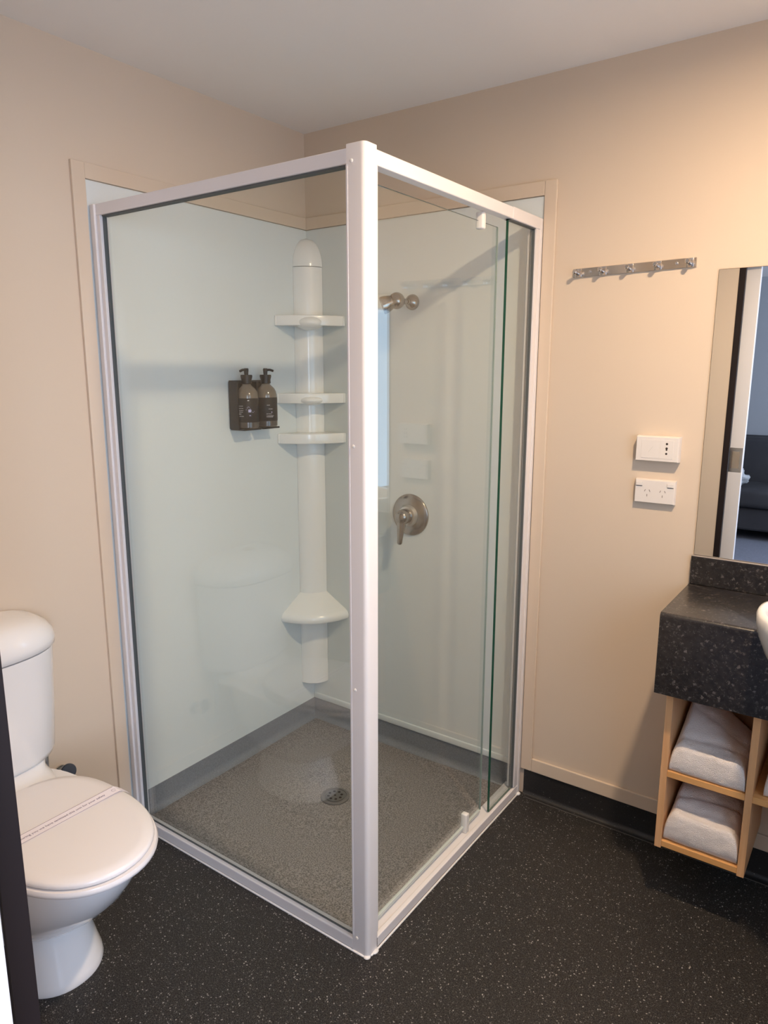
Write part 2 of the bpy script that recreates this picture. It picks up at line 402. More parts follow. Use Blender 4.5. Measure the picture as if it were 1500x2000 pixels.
dr = thing('floor_drain', 'round grey floor drain grate in the shower floor', 'drain', (DR[0], DR[1], 0.004))
part('rim', ln((DR[0], DR[1], .003), (0, 0, 1), [(0, .052), (.004, .052), (.0055, .050), (.0055, .043), (.003, .042), (.003, .0)], 40), mat('grey_drain_rim', (.16, .145, .135), .4), dr, smooth=30)
bm = B()
lathe(bm, (DR[0], DR[1], .0062), (0, 0, 1), [(0, .036), (.0022, .036), (.003, .034), (.003, .0)], 32)
part('grate', bm, mat('dull_drain_grate', (.13, .12, .11), .4), dr, smooth=30)
bm = B()
for k in range(8):
    a = k * math.pi / 4
    lathe(bm, (DR[0] + .024 * math.cos(a), DR[1] + .024 * math.sin(a), .0093), (0, 0, 1), [(0, .0052), (.0003, .0052)], 12)
lathe(bm, (DR[0], DR[1], .0093), (0, 0, 1), [(0, .004), (.0003, .004)], 12)
part('drain_holes', bm, DARKHOLE, dr)

# ------------------------------------------------------------------ shower screen
sc = thing('shower_screen', 'white framed corner shower screen with clear glass sides and pivot door', 'shower', (SW, -SD, 0))
X1 = SW; Y1 = -SD; PW = .050
bm = bx(X1 - PW, X1, Y1, Y1 + PW - .008, 0.004, SH + .006, 0)
es = [e for e in bm.edges if abs((e.verts[0].co - e.verts[1].co).z) > 1 and e.verts[0].co.x > X1 - .01 and e.verts[0].co.y < Y1 + .01]
bmesh.ops.bevel(bm, geom=es, offset=.012, segments=6, profile=.5, affect='EDGES')
es = [e for e in bm.edges if e.verts[0].co.z > SH and e.verts[1].co.z > SH]
bmesh.ops.bevel(bm, geom=es, offset=.0015, segments=2, profile=.5, affect='EDGES')
post = part('corner_post', bm, ALU, sc, smooth=40)
# shallow joint groove ridges on the post
part('post_cover_strip', bx(X1 - PW - .001, X1 - PW + .004, Y1 - .0012, Y1 + .01, 0.05, SH - .035, .0008), ALU, sc)
part('door_jamb_strip', bx(X1 - .012, X1 - .002, Y1 + PW - .009, Y1 + PW - .001, 0.05, SH - .03, .001), ALU, sc)
for z in (1.956, 1.348, 0.75, 0.046):
    part('screw', ln((X1 - .036, Y1, z), (0, -1, 0), [(0, .0042), (.0015, .0042), (.0026, .0022), (.0026, 0)], 16), FUZZ, sc, smooth=40, label='small round screw head')
RB, RT = 0.037, SH - .033
# left side (facing the toilet): rails, wall channel, fixed glass
part('top_rail', bx(0.010, X1 - PW, Y1, Y1 + .026, SH - .033, SH - .002, .002), ALU, sc)
part('bottom_rail', bx(0.010, X1 - PW, Y1, Y1 + .030, 0.004, RB, .003), ALU, sc)
bm = bx(0.0105, 0.030, Y1 - .006, Y1 + .032, 0.004, SH - .002, .002); box(bm, 0.030, 0.046, Y1 + .001, Y1 + .028, RB, RT, .001)
part('wall_channel', bm, ALU, sc)
def pane(name, x0, x1, y0, y1, z0, z1, thin):
    bm = bx(x0, x1, y0, y1, z0, z1)
    for f in bm.faces:
        f.material_index = 0 if abs(f.normal[thin]) > .9 else 1
    return part(name, bm, [GLASS, GLASSEDGE], sc)
pane('side_glass', 0.036, X1 - PW + .004, Y1 + .0155, Y1 + .0205, RB - .004, RT + .004, 1)
bm = B()
box(bm, 0.046, 0.0490, Y1 + .010, Y1 + .022, RB, RT); box(bm, X1 - PW - .0018, X1 - PW, Y1 + .010, Y1 + .024, RB, RT)
box(bm, 0.0495, X1 - PW, Y1 + .006, Y1 + .026, RT - .0035, RT); box(bm, 0.0495, X1 - PW, Y1 + .0115, Y1 + .0155, RB, RB + .003)
part('glazing_bead', bm, RUBBER, sc)
# right side (entrance)
part('top_rail', bx(X1 - .030, X1, Y1 + PW - .008, -0.222, SH - .035, SH - .002, .003), ALU, sc)
part('top_rail', bx(X1 - .031, X1 + .0012, -0.222, -0.012, SH - .036, SH - .001, .003), ALU, sc)
bm = bx(X1 - .014, X1, Y1 + PW - .012, -0.014, 0.006, 0.036, .002)
box(bm, X1 - .052, X1 - .013, Y1 + PW - .012, -0.014, 0.006, 0.030, .002)
part('bottom_rail', bm, ALU, sc)
bm = bx(X1 - .032, X1 + .002, -.026, -.010, 0.006, SH - .002, .002); box(bm, X1 - .030, X1 - .001, -.052, -.026, .04, SH - .036, .001)
part('wall_channel', bm, ALU, sc)
pane('fixed_glass', X1 - .018, X1 - .010, -0.229, -0.046, 0.036, SH - .031, 0)
bm = B(); box(bm, X1 - .020, X1 - .006, -.0555, -.052, 0.040, SH - .037); box(bm, X1 - .020, X1 - .005, -.229, -.052, SH - .039, SH - .0355)
part('glazing_bead', bm, RUBBER, sc)
pane('door_glass', X1 - .036, X1 - .031, Y1 + PW + .002, -0.252, 0.052, SH - .060, 0)
part('door_edge_strip', bx(X1 - .0362, X1 - .0308, -0.2535, -0.2515, 0.052, SH - .060), mat('pale_glass_edge', (.30, .36, .33), .2), sc)
part('door_seal', bx(X1 - .038, X1 - .030, Y1 + PW + .002, -0.258, 0.044, 0.054, .001), SEAL, sc, label='clear vinyl seal under the door glass')
part('pivot_block', bx(X1 - .042, X1 - .018, -0.372, -0.352, SH - .082, SH - .036, .005, 3), FUZZ, sc, smooth=40, label='white upper pivot block')
part('pivot_block', bx(X1 - .042, X1 - .020, -0.372, -0.352, 0.030, 0.098, .004, 3), FUZZ, sc, smooth=40, label='white lower pivot block')
# silicone bead around the foot of the post and sills
bm = B()
for p, q, r in [((0.02, Y1 - .001, .002), (X1 - .012, Y1 - .001, .002), .003), ((X1 + .001, Y1 + .012, .002), (X1 + .001, -.012, .002), .003)]:
    p = Vector(p); q = Vector(q); lathe(bm, p, q - p, [(0, r * .6), (.004, r), ((q - p).length - .004, r), ((q - p).length, r * .6)], 10)
ball(bm, (X1 - .006, Y1 + .004, .002), .010, 14, (1, 1, .4)); ball(bm, (X1 + .002, -.022, .003), .009, 14, (1, 1.2, .6)); ball(bm, (X1 + .003, Y1 + .03, .003), .007, 12, (1, 1.6, .6))
part('silicone_bead', bm, SILICONE, sc, smooth='all')

# ------------------------------------------------------------------ corner shelf tower
tw = thing('corner_shelf_tower', 'white moulded corner column with three shelves and a footrest inside the shower', 'shelf', (0, 0, 0.195))
def arc_ring(r, z, n=20, c=0.0045, ext=1.0):
    pts = [Vector((c, -c, z))]
    for k in range(n + 1):
        a = k / n * math.pi / 2
        pts.append(Vector((c + r * math.sin(a) ** ext, -c - r * math.cos(a) ** ext, z)))
    return pts
bm = B(); loft(bm, [arc_ring(.077, .197), arc_ring(.079, .199), arc_ring(.079, 1.9075)]); bmesh.ops.recalc_face_normals(bm, faces=bm.faces)
part('column', bm, TOWER, tw, smooth=30)
bm = B(); rr = []
for k in range(15):
    t = k / 14; rr.append(arc_ring(.080 * math.sqrt(max(1 - t ** 2, 0.0004)), 1.9095 + .112 * t))
loft(bm, rr); bmesh.ops.recalc_face_normals(bm, faces=bm.faces)
part('dome_cap', bm, TOWER, tw, smooth=50)
def shelf_outline(L, mid, n=24, c=.0045):
    """corner, then a shallow arc from the left wall to the back wall"""
    P = Vector((0, -L)); Q = Vector((L, 0)); M = Vector((mid / math.sqrt(2), -mid / math.sqrt(2)))
    h = (M - (P + Q) / 2).length; ch = (Q - P).length
    R = (ch * ch / 4 + h * h) / (2 * h); d = Vector((1, -1)).normalized(); cen = M - d * R
    a0 = math.atan2(P.y - cen.y, P.x - cen.x); a1 = math.atan2(Q.y - cen.y, Q.x - cen.x)
    pts = [(c, -c), (c, -L)]
    for k in range(n + 1):
        a = a0 + (a1 - a0) * k / n
        x = cen.x + R * math.cos(a); y = cen.y + R * math.sin(a)
        pts.append((max(x, c + .0055), min(y, -c - .0055)))
    pts.append((L, -c)); return pts
for z0, z1, dish in ((1.684, 1.722, 1), (1.392, 1.430, 2), (1.236, 1.275, 0)):
    s = part('shelf', prism(shelf_outline(.193, .172), z0, z1, .0035), TOWER, tw, smooth=40)
    if dish:
        bm = B(); ball(bm, (.094, -.094, z0 + .012), .056, 28, (1, 1, .5 if dish == 1 else .36)); part('soap_dish', bm, TOWER, s, smooth='all')
bm = B()
def blend_ring(t, z, r_in=.080, c=.0045, n=24):
    o = shelf_outline(.200, .196, n); res = [Vector((c, -c, z))]
    N = len(o) - 1
    for k, (x, y) in enumerate(o[1:]):
        a = math.atan2(-x, y) # unused angle kept simple
        f = k / (N - 1); an = f * math.pi / 2
        xi = c + r_in * math.sin(an); yi = -c - r_in * math.cos(an)
        res.append(Vector((xi + (x - xi) * t, yi + (y - yi) * t, z)))
    return res
rings = [blend_ring(t, z) for t, z in ((0.0, .602), (.05, .598), (.5, .568), (.85, .545), (.95, .536), (1.0, .524), (1.0, .512), (.97, .506))]
loft(bm, rings); bmesh.ops.recalc_face_normals(bm, faces=bm.faces)
part('footrest', bm, TOWER, tw, smooth=35)

# ------------------------------------------------------------------ soap dispensers in the shower
hold = thing('dispenser_holder', 'black double wall bracket holding two pump bottles in the shower', 'holder', (0, -.35, 1.30))
bm = B()
for y in (-.395, -.299):
    box(bm, 0.0036, 0.008, y - .040, y + .036, 1.315, 1.482, .001)
    box(bm, 0.0080, 0.052, y - .046, y - .0395, 1.310, 1.478, .001)
    box(bm, 0.0080, 0.030, y - .037, y + .036, 1.470, 1.478, .001)
    box(bm, 0.0080, 0.080, y - .043, y + .040, 1.306, 1.312, .001)
part('bracket', bm, BLACKP, hold)
for k, (y, side) in enumerate(((-.395, -1), (-.299, 1))):
    cx = .051; z0 = 1.313; cy = y + .002
    bt = thing('pump_bottle', ('smoky bottle with black pump, left one, nozzle turned to the left' if k == 0 else 'smoky bottle with black pump, right one, nearest the shelf tower'), 'bottle', (cx, cy, z0), 'soap bottles in the wall bracket')
    part('body', ln((cx, cy, z0), (0, 0, 1), [(0, .034), (.002, .038), (.006, .0395), (.116, .0395), (.129, .037), (.141, .030), (.149, .021), (.154, .016), (.160, .015)], 40), AMBER, bt, smooth=50)
    part('liquid', ln((cx, cy, z0 + .004), (0, 0, 1), [(0, .0396), (.020, .0399)], 40), LIQUID, bt, smooth=50)
    lb = part('bottle_label', ln((cx, cy, z0 + .022), (0, 0, 1), [(0, .0398), (.0005, .0403), (.0845, .0403), (.085, .0398)], 40), LABELM, bt, smooth=50, label='black label with fine pale lettering')
    # fine illegible lettering rows, wrapped on the label
    bm = B(); rng = random.Random(3 + k)
    def strip(a0, a1, z, h, rad=.0406):
        n = max(2, int(abs(a1 - a0) / .08))
        vs = []
        for i in range(n + 1):
            a = a0 + (a1 - a0) * i / n
            vs.append([bm.verts.new((cx + rad * math.cos(a), cy + rad * math.sin(a), zz)) for zz in (z, z + h)])
        for i in range(n): bm.faces.new((vs[i][0], vs[i + 1][0], vs[i + 1][1], vs[i][1]))
    rows = [(-1.75, -1.15, .079), (-1.75, -1.15, .071), (-1.75, -1.15, .064), (-1.7, -1.2, .058), (-1.6, -1.35, .052), (-1.6, -1.35, .050), (-1.7, -1.1, .043)] if k == 0 else [(-.75, -.45, .079), (-.6, -.2, .065), (-.8, -.3, .047), (-.8, -.1, .040), (-.8, -.2, .036)]
    for a0, a1, dz in rows:
        a = a0
        while a < a1:
            wd = rng.uniform(.04, .14); strip(a, min(a + wd, a1), z0 + dz, .0017); a += wd + .035
    if k == 0:
        strip(-.75, -.60, z0 + .098, .003)
    part('label_print', bm, INK, lb, kind='stuff')
    bm = B(); strip(-.70, -.45, z0 + .058, .010) if k == 0 else strip(-.35, -.25, z0 + .052, .004)
    if k == 0:
        for q in range(9): a = -.9 + q * .09; strip(a, a + .04, z0 + .066 + .010 * math.sin(q * .7), .0025)
        strip(-.62, -.48, z0 + .045, .003)
    part('label_emblem', bm, INKP, lb, kind='stuff')
    part('collar', ln((cx, cy, z0 + .156), (0, 0, 1), [(0, .015), (.003, .019), (.014, .018), (.028, .0215), (.033, .020), (.033, 0)], 28), BLACKP, bt, smooth=40)
    part('pump_stem', ln((cx, cy, z0 + .188), (0, 0, 1), [(0, .007), (.012, .008), (.020, .009), (.024, .007), (.024, 0)], 20), BLACKP, bt, smooth=40)
    d = Vector((.30, -1, 0)).normalized() if k == 0 else Vector((.9, .55, 0)).normalized()
    L = .042 if k == 0 else .030
    p = Vector((cx, cy, z0 + .206)); part('nozzle', tube([p - d * .006, p, p + d * L * .6 + Vector((0, 0, .0005)), p + d * L + Vector((0, 0, -.004))], 0.0045, 10), BLACKP, bt, smooth=50)

# ------------------------------------------------------------------ shower mixer and rose
mx = thing('shower_mixer', 'round chrome shower mixer with lever on the back wall', 'tap', (.503, 0, .981))
c = (.503, -.0035, .981)
part('cover_plate', ln(c, (0, -1, 0), [(0, .080), (.003, .080), (.007, .077), (.013, .058), (.016, .045), (.017, .0)], 48), DCHROME, mx, smooth=40)
part('sleeve', ln((.503, -.018, .981), (0, -1, 0), [(0, .041), (.004, .042), (.016, .036), (.018, .030), (.018, 0)], 40), DSTEEL, mx, smooth=40)
part('handle_hub', ln((.503, -.036, .981), (0, -1, 0), [(0, .028), (.026, .028), (.038, .025), (.046, .015), (.048, 0)], 36), DCHROME, mx, smooth=50)
bm = B(); rings = []
for t, ww, tt in ((0, .020, .013), (.3, .016, .011), (.7, .012, .008), (.95, .0105, .007), (1, .007, .004)):
    p = Vector((.503, -.066 - .012 * t, .965 - .085 * t)); rings.append([p + Vector((ww * math.cos(a), tt * math.sin(a), 0)) for a in [2 * math.pi * k / 16 for k in range(16)]])
loft(bm, rings); bmesh.ops.recalc_face_normals(bm, faces=bm.faces)
part('lever', bm, DCHROME, mx, smooth=50)
sr = thing('shower_rose', 'small chrome ball-joint shower rose high on the back wall', 'shower head', (.50, 0, 1.757))
part('wall_flange', ln((.505, -.0035, 1.757), (0, -1, 0), [(0, .027), (.004, .028), (.012, .026), (.022, .019), (.028, .010), (.04, .009)], 32), DCHROME, sr, smooth=50)
part('arm', rod((.505, -.03, 1.757), (.488, -.085, 1.757), .010), DCHROME, sr, smooth=50)
bm = B(); ball(bm, (.492, -.088, 1.757), .029, 28); part('ball_joint', bm, DCHROME, sr, smooth='all')
part('rose_head', ln((.484, -.100, 1.754), (-.72, -.50, -.35), [(0, .022), (.012, .026), (.026, .030), (.038, .031), (.042, .028), (.042, 0)], 32), DCHROME, sr, smooth=40)

# ------------------------------------------------------------------ hook rail on the back wall
hk = thing('hook_rail', 'polished steel rail with five short hooks on the beige wall', 'hook rail', (1.275, 0, 1.815))
ang = .016
def tilt(bm):
    bmesh.ops.rotate(bm, verts=bm.verts, cent=(1.275, 0, 1.815), matrix=Matrix.Rotation(-ang, 3, 'Y')); return bm
part('rail', tilt(bx(1.096, 1.455, -.006, 0, 1.8025, 1.8285, .0012)), STEEL, hk)
for x in (1.113, 1.190, 1.270, 1.350, 1.438):
    bm = bx(x - .010, x + .010, -.009, -.006, 1.803, 1.828, .001)
    lathe(bm, (x, -.009, 1.813), (0, -1, .12), [(0, .0055), (.020, .0055), (.024, .0068), (.030, .0068), (.032, .005), (.032, 0)], 16)
    part('hook', tilt(bm), STEEL, hk, smooth=40)
for x in (1.150, 1.402):
    part('screw', tilt(ln((x, -.006, 1.8165), (0, -1, 0), [(0, .0042), (.0012, .004), (.002, .002), (.002, 0)], 14)), CHROME, hk, smooth=40)

# ------------------------------------------------------------------ power points
def slab(x0, x1, z0, z1, d):
    bm = B(); e = .004
    rings = [[Vector((a, y, b)) for a, b in ((x0 - s, z0 - s), (x1 + s, z0 - s), (x1 + s, z1 + s), (x0 - s, z1 + s))] for y, s in ((0, e * .35), (-d * .35, e * .30), (-d + .002, 0), (-d, -.0015))]
    loft(bm, rings); bmesh.ops.recalc_face_normals(bm, faces=bm.faces); return bm
sh = thing('shaver_socket', 'white shaver socket plate with three round holes, upper of the two plates', 'socket', (1.392, 0, 1.29))
part('plate', slab(1.331, 1.453, 1.253, 1.326, .030), PLASTIC, sh, smooth=50)
part('cover_flap', bx(1.347, 1.400, -.0308, -.0298, 1.262, 1.317, .0004), PLASTIC, sh)
part('outlet_insert', bx(1.401, 1.439, -.0308, -.0298, 1.262, 1.317, .0004), PLASTIC, sh)
bm = B()
for z, r in ((1.3065, .0034), (1.2935, .0034), (1.289, .0026), (1.2775, .0032)): lathe(bm, (1.420, -.0307, z), (0, -1, 0), [(0, r), (.0004, r)], 14)
part('socket_holes', bm, DARKHOLE, sh)
bm = bx(1.374, 1.3755, -.0312, -.0305, 1.278, 1.300); bmesh.ops.rotate(bm, verts=bm.verts, cent=(1.3745, 0, 1.289), matrix=Matrix.Rotation(.6, 3, 'Y'))
part('printed_mark', bm, mat('faint_print', (.62, .60, .57), .5), sh)
po = thing('double_power_outlet', 'white double power outlet with two rocker switches, lower of the two plates', 'power outlet', (1.392, 0, 1.16))
part('plate', slab(1.333, 1.449, 1.124, 1.194, .018), PLASTIC, po, smooth=50)
for x in (1.3365, 1.4275):
    part('rocker_switch', bx(x, x + .018, -.0215, -.018, 1.176, 1.187, .0008), PLASTIC, po)
    part('switch_gap', bx(x, x + .018, -.0186, -.0180, 1.1735, 1.1758), GREYLINE, po)
for cx in (1.370, 1.415):
    bm = B()
    for dx, dz, an in ((-.0068, .006, .45), (.0068, .006, -.45), (0, -.0085, 0)):
        b2 = bx(-.0009, .0009, -.0187, -.0180, -.0035, .0035); bmesh.ops.rotate(b2, verts=b2.verts, cent=(0, 0, 0), matrix=Matrix.Rotation(an, 3, 'Y'))
        bmesh.ops.translate(b2, verts=b2.verts, vec=(cx + dx, 0, 1.1555 + dz)); me = bpy.data.meshes.new('t'); b2.to_mesh(me); bm.from_mesh(me); b2.free(); bpy.data.meshes.remove(me)
    part('socket_slots', bm, GREYLINE, po)

# ------------------------------------------------------------------ mirror
mi = thing('wall_mirror', 'frameless rectangular mirror standing on the black splashback', 'mirror', (1.88, 0, .979))
bm = bx(1.516, 2.30, -.006, -.001, .981, 1.793)
for f in bm.faces: f.material_index = 0 if f.normal.y < -.9 else 1
part('mirror_glass', bm, [MIRROR, mat('dark_mirror_edge', (.05, .055, .05), .3)], mi)
part('mirror_backing', bx(1.5145, 2.3015, -.0012, 0, .9795, 1.7945), mat('brown_backing', (.10, .06, .04), .8), mi)

# ------------------------------------------------------------------ vanity counter
ct = thing('vanity_counter', 'dark granite-look vanity counter with deep front and splashback', 'counter', (1.96, -.17, .665))
prof = [(0.0, .892), (-.325, .892)]
for k in range(1, 7):
    a = k / 6 * math.pi / 2; prof.append((-.325 - .011 * math.sin(a), .881 + .011 * math.cos(a)))
prof += [(-.336, .665), (-.315, .665), (-.315, .862), (0, .862)]
bm = B(); loft(bm, [[Vector((x, y, z)) for y, z in prof] for x in (1.511, RX)]); bmesh.ops.recalc_face_normals(bm, faces=bm.faces)
part('worktop', bm, GRANITE, ct, smooth=40)
part('end_panel', bx(1.511, 1.529, -.315, -.001, .665, .862), GRANITE, ct)
part('splashback', bx(1.511, RX, -.016, 0, .8925, .9775, .0015), GRANITE, ct)
part('splashback_edge', bx(1.511, RX, -.0165, -.0005, .9775, .9795, .0005), mat('grey_laminate_edge', (.30, .27, .25), .4), ct, label='thin grey top edge')

# ------------------------------------------------------------------ open shelf unit under the counter
un = thing('open_shelf_unit', 'light beech open shelf unit hung under the vanity counter', 'shelf unit', (1.75, -.15, .18))
YF = -.292; YB = -.002
part('side_panel', bx(1.535, 1.553, YF, YB, .182, .6645, .0008), WOODV, un)
part('divider', bx(1.750, 1.768, YF, YB, .182, .6645, .0008), WOODV, un)
part('side_panel', bx(2.150, 2.168, YF, YB, .400, .6645, .0008), WOODV, un)
part('shelf', bx(1.553, 1.750, YF + .002, YB - .012, .405, .423, .0008), WOODH, un)
part('shelf', bx(1.768, 2.150, YF + .002, YB - .012, .405, .423, .0008), WOODH, un)
part('bottom_panel', bx(1.553, 1.750, YF + .002, YB - .012, .187, .205, .0008), WOODH, un)
part('top_panel', bx(1.553, 1.750, YF + .002, YB - .012, .648, .6645, .0008), WOODH, un)
part('top_panel', bx(1.768, 2.150, YF + .002, YB - .012, .648, .6645, .0008), WOODH, un)
DKW = wood('beech_back_painted_shade', (.40, .22, .11), (.46, .26, .13), 2)  # same beech, with the shade inside the bays painted in as darker colour
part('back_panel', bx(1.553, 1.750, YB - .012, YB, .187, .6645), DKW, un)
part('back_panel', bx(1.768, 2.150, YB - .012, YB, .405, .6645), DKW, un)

def towel(name, label, x0, x1, z0, hF, hB, yF, yB, seed, slope, folds, cat='towel', rise=0.0):
    t = thing(name, label, cat, ((x0 + x1) / 2, (yF + yB) / 2, z0), 'folded towels in the open shelf')
    bm = B(); NX = 46; prof = []
    # closed y-z section of a folded wad: flat base, bulged front fold, soft top
    n1, n2, n3 = 12, 26, 40
    rF = hF / 2
    for k in range(n1): prof.append(('b', k / n1))
    for k in range(n2): prof.append(('f', k / n2))
    for k in range(n3): prof.append(('t', k / n3))
    for k in range(10): prof.append(('k', k / 10))
    rings = []
    for i in range(NX + 1):
        u = i / NX; eu = min(u, 1 - u) * 2
        sq = (1 - (1 - min(eu / .26, 1)) ** 2) ** .5 if eu < .26 else 1.0     # rounded sides
        sq = .58 + .42 * sq
        x = x0 + (x1 - x0) * u
        hf = hF * (1 - .06 * u) ; hb = (hB + slope * (u - .5) * 1.6) * (1 - .25 * max(0, u - .55) / .45)
        ring = []
        for kind, s in prof:
            if kind == 'b': y = yB + (yF + rF * .42 - yB) * s; z = 0
            elif kind == 'f':
                a = -math.pi / 2 + math.pi * s; y = yF + rF * .42 * (1 - max(math.cos(a), 0) ** .75); z = hf / 2 + hf / 2 * math.sin(a)
            elif kind == 't':
                y = yF + rF * .42 + (yB - yF - rF * .42) * s; z = hf + (hb - hf) * math.sin(s * math.pi / 2) ** 1.1
            else: y = yB; z = hb * (1 - s)
            zz = z * sq if kind != 'b' else 0.0
            p = Vector((x * 9, y * 9, z * 9 + seed))
            nz = noise.noise(p * 1.4) * .008 + noise.noise(p * 4) * .0022
            if kind in 't': 
                for fy, fa, fd in folds:
                    g = (y - (yF + (yB - yF) * (fy + fa * (u - .5)))) / .010
                    zz -= fd * math.exp(-g * g) * (1 if g < 0 else .6)
                zz += nz * 1.2
            if kind == 'f': y += nz * .7; 
            ring.append(Vector((x + (.5 - u) * .012 * min(1, zz / .08) ** 2 + noise.noise(p * 2) * .002 * (1 - abs(2 * u - 1)), y, z0 + .0008 + max(zz, 0))))
        rings.append(ring)
    loft(bm, rings); bmesh.ops.recalc_face_normals(bm, faces=bm.faces)
    # a little terry fuzz relief
    for v in bm.verts:
        q = noise.noise(v.co * 160) * .0014 + noise.noise(v.co * 45) * .0012
        if v.co.z > z0 + .004: v.co += Vector((0, -q, q))
    part('towel_cloth', bm, TERRY, t, smooth='all')
    return t
towel('folded_towel', 'folded white towel on the middle shelf, left bay', 1.5555, 1.7475, .423, .080, .128, YF + .000, YB - .06, 3.1, -.055, [(.30, .25, .006), (.62, -.1, .004)])
towel('folded_towel', 'folded white towel on the bottom panel of the shelf unit', 1.5555, 1.7475, .205, .092, .138, YF + .001, YB - .04, 9.7, -.012, [(.22, .12, .004), (.42, .18, .010), (.66, .12, .009)])
towel('folded_towel', 'folded white towel on the shelf right of the divider, cut by the picture edge', 1.790, 2.10, .423, .085, .14, YF + .012, YB - .03, 15.2, .01, [(.35, .1, .006), (.6, -.1, .006)])

# ------------------------------------------------------------------ basin and tap
bs = thing('wash_basin', 'white ceramic basin half set into the front of the dark counter', 'basin', (1.995, -.37, .78))
bc = Vector((1.987, -.365, 0))
def ell(rx, ry, z, n=56): return [bc + Vector((rx * math.cos(2 * math.pi * k / n), ry * math.sin(2 * math.pi * k / n), z)) for k in range(n)]
pr = [(.10, .08, .775), (.15, .12, .785), (.195, .165, .82), (.222, .188, .86), (.240, .202, .905), (.247, .208, .935), (.247, .208, .955), (.243, .204, .963), (.235, .197, .965), (.222, .185, .960), (.210, .174, .94), (.185, .152, .89), (.13, .10, .845), (.05, .04, .832), (.01, .01, .831)]
bm = B(); loft(bm, [ell(*p) for p in pr]); bmesh.ops.recalc_face_normals(bm, faces=bm.faces)
bowl = part('bowl', bm, CERAMIC, bs, smooth=60)
# cut the bowl's seat out of the worktop
cb = B(); loft(cb, [ell(a * 1.004, b * 1.004, z) for a, b, z in pr[:7]] + [ell(.249, .210, 1.0)]); bmesh.ops.recalc_face_normals(cb, faces=cb.faces)
cm = bpy.data.meshes.new('cutter'); cb.to_mesh(cm); cb.free(); co = bpy.data.objects.new('cutter', cm); C.objects.link(co)
wt = bpy.data.objects['worktop']; md = wt.modifiers.new('cut', 'BOOLEAN'); md.operation = 'DIFFERENCE'; md.object = co; md.solver = 'EXACT'
bpy.context.view_layer.update()
nm = bpy.data.meshes.new_from_object(wt.evaluated_get(bpy.context.evaluated_depsgraph_get()))
wt.modifiers.clear(); wt.data = nm; bpy.data.objects.remove(co)
part('waste', ln((1.995, -.365, .832), (0, 0, 1), [(0, .02), (.003, .02), (.004, .016), (.004, 0)], 24), CHROME, bs, smooth=40)
tp = thing('basin_tap', 'chrome lever tap behind the basin', 'tap', (1.995, -.10, .892))
part('body', ln((1.995, -.095, .8925), (0, 0, 1), [(0, .026), (.006, .026), (.010, .021), (.10, .019), (.12, .020), (.128, .016), (.128, 0)], 28), CHROME, tp, smooth=40)
part('spout', tube([(1.995, -.10, .965), (1.995, -.15, .985), (1.995, -.20, .985), (1.995, -.225, .97)], .011, 14), CHROME, tp, smooth=50)
part('lever', tube([(1.995, -.095, 1.02), (1.995, -.08, 1.032), (1.995, -.14, 1.05)], .006, 12), CHROME, tp, smooth=50)

# ------------------------------------------------------------------ toilet
CY = -1.415
to = thing('toilet', 'white ceramic close-coupled toilet with lid down, against the left wall', 'toilet', (.3, CY, 0))
def dshape(back, front, hw, z, n=56, ex=2.0, cy=CY, mid=None):
    """plan outline: squarish back, elliptic front (towards +x)"""
    mid = back + (front - back) * .48 if mid is None else mid
    res = []
    for k in range(n):
        a = 2 * math.pi * k / n; c, s = math.cos(a), math.sin(a)
        if c >= 0: x = mid + (front - mid) * abs(c) ** (2 / 2.15); y = hw * math.copysign(abs(s) ** (2 / 2.15), s)
        else: x = mid - (mid - back) * abs(c) ** (2 / (ex + 1.2)); y = hw * math.copysign(abs(s) ** (2 / (ex + .6)), s)
        res.append(Vector((x, cy + y, z)))
    return res
secs = [(.13, .448, .118, 0), (.13, .450, .119, .006), (.13, .446, .116, .02), (.13, .436, .108, .05), (.13, .420, .098, .10), (.13, .410, .092, .15), (.13, .410, .092, .22)]
bm = B(); loft(bm, [dshape(b, f, h, z, mid=.30) for b, f, h, z in secs]); bmesh.ops.recalc_face_normals(bm, faces=bm.faces)
part('pedestal', bm, CERAMIC, to, smooth=60)
secs = [(.14, .34, .06, .122), (.11, .385, .085, .130), (.095, .425, .105, .148), (.085, .470, .128, .180), (.065, .525, .147, .225), (.04, .580, .162, .280), (.03, .622, .171, .335), (.03, .645, .177, .375), (.03, .655, .178, .398), (.03, .650, .175, .4045)]
bm = B(); loft(bm, [dshape(b, f, h, z, mid=.30) for b, f, h, z in secs]); bmesh.ops.recalc_face_normals(bm, faces=bm.faces)
part('bowl', bm, CERAMIC, to, smooth=60)
# raised neck that carries the cistern
bm = B(); rings = []
for z, fx, hw in ((.395, .255, .160), (.412, .235, .150), (.425, .185, .145), (.437, .150, .155), (.4405, .140, .165)):
    rings.append(dshape(.012, fx, hw, z, mid=.06, ex=3))
loft(bm, rings); bmesh.ops.recalc_face_normals(bm, faces=bm.faces)
part('neck', bm, CERAMIC, to, smooth=50)
def cist(d, hw, z, n=60, cy=-1.408, back=.012, ex=2.6):
    """plan of cistern: flat back, bowed front with generous round corners"""
    pts = []
    for k in range(n + 1):
        a = math.pi * k / n
        t = -math.copysign(abs(math.cos(a)) ** (2 / ex), math.cos(a))
        pts.append(Vector((back + (d - back) * abs(math.sin(a)) ** (2 / ex), cy + hw * t, z)))
    return pts
def cistern_rings(spec):
    return [cist(*s) for s in spec]
bm = B(); loft(bm, cistern_rings([(.128, .176, .440), (.138, .186, .446), (.146, .192, .465), (.162, .199, .60), (.180, .204, .773)])); bmesh.ops.recalc_face_normals(bm, faces=bm.faces)
part('cistern', bm, CERAMIC, to, smooth=55)
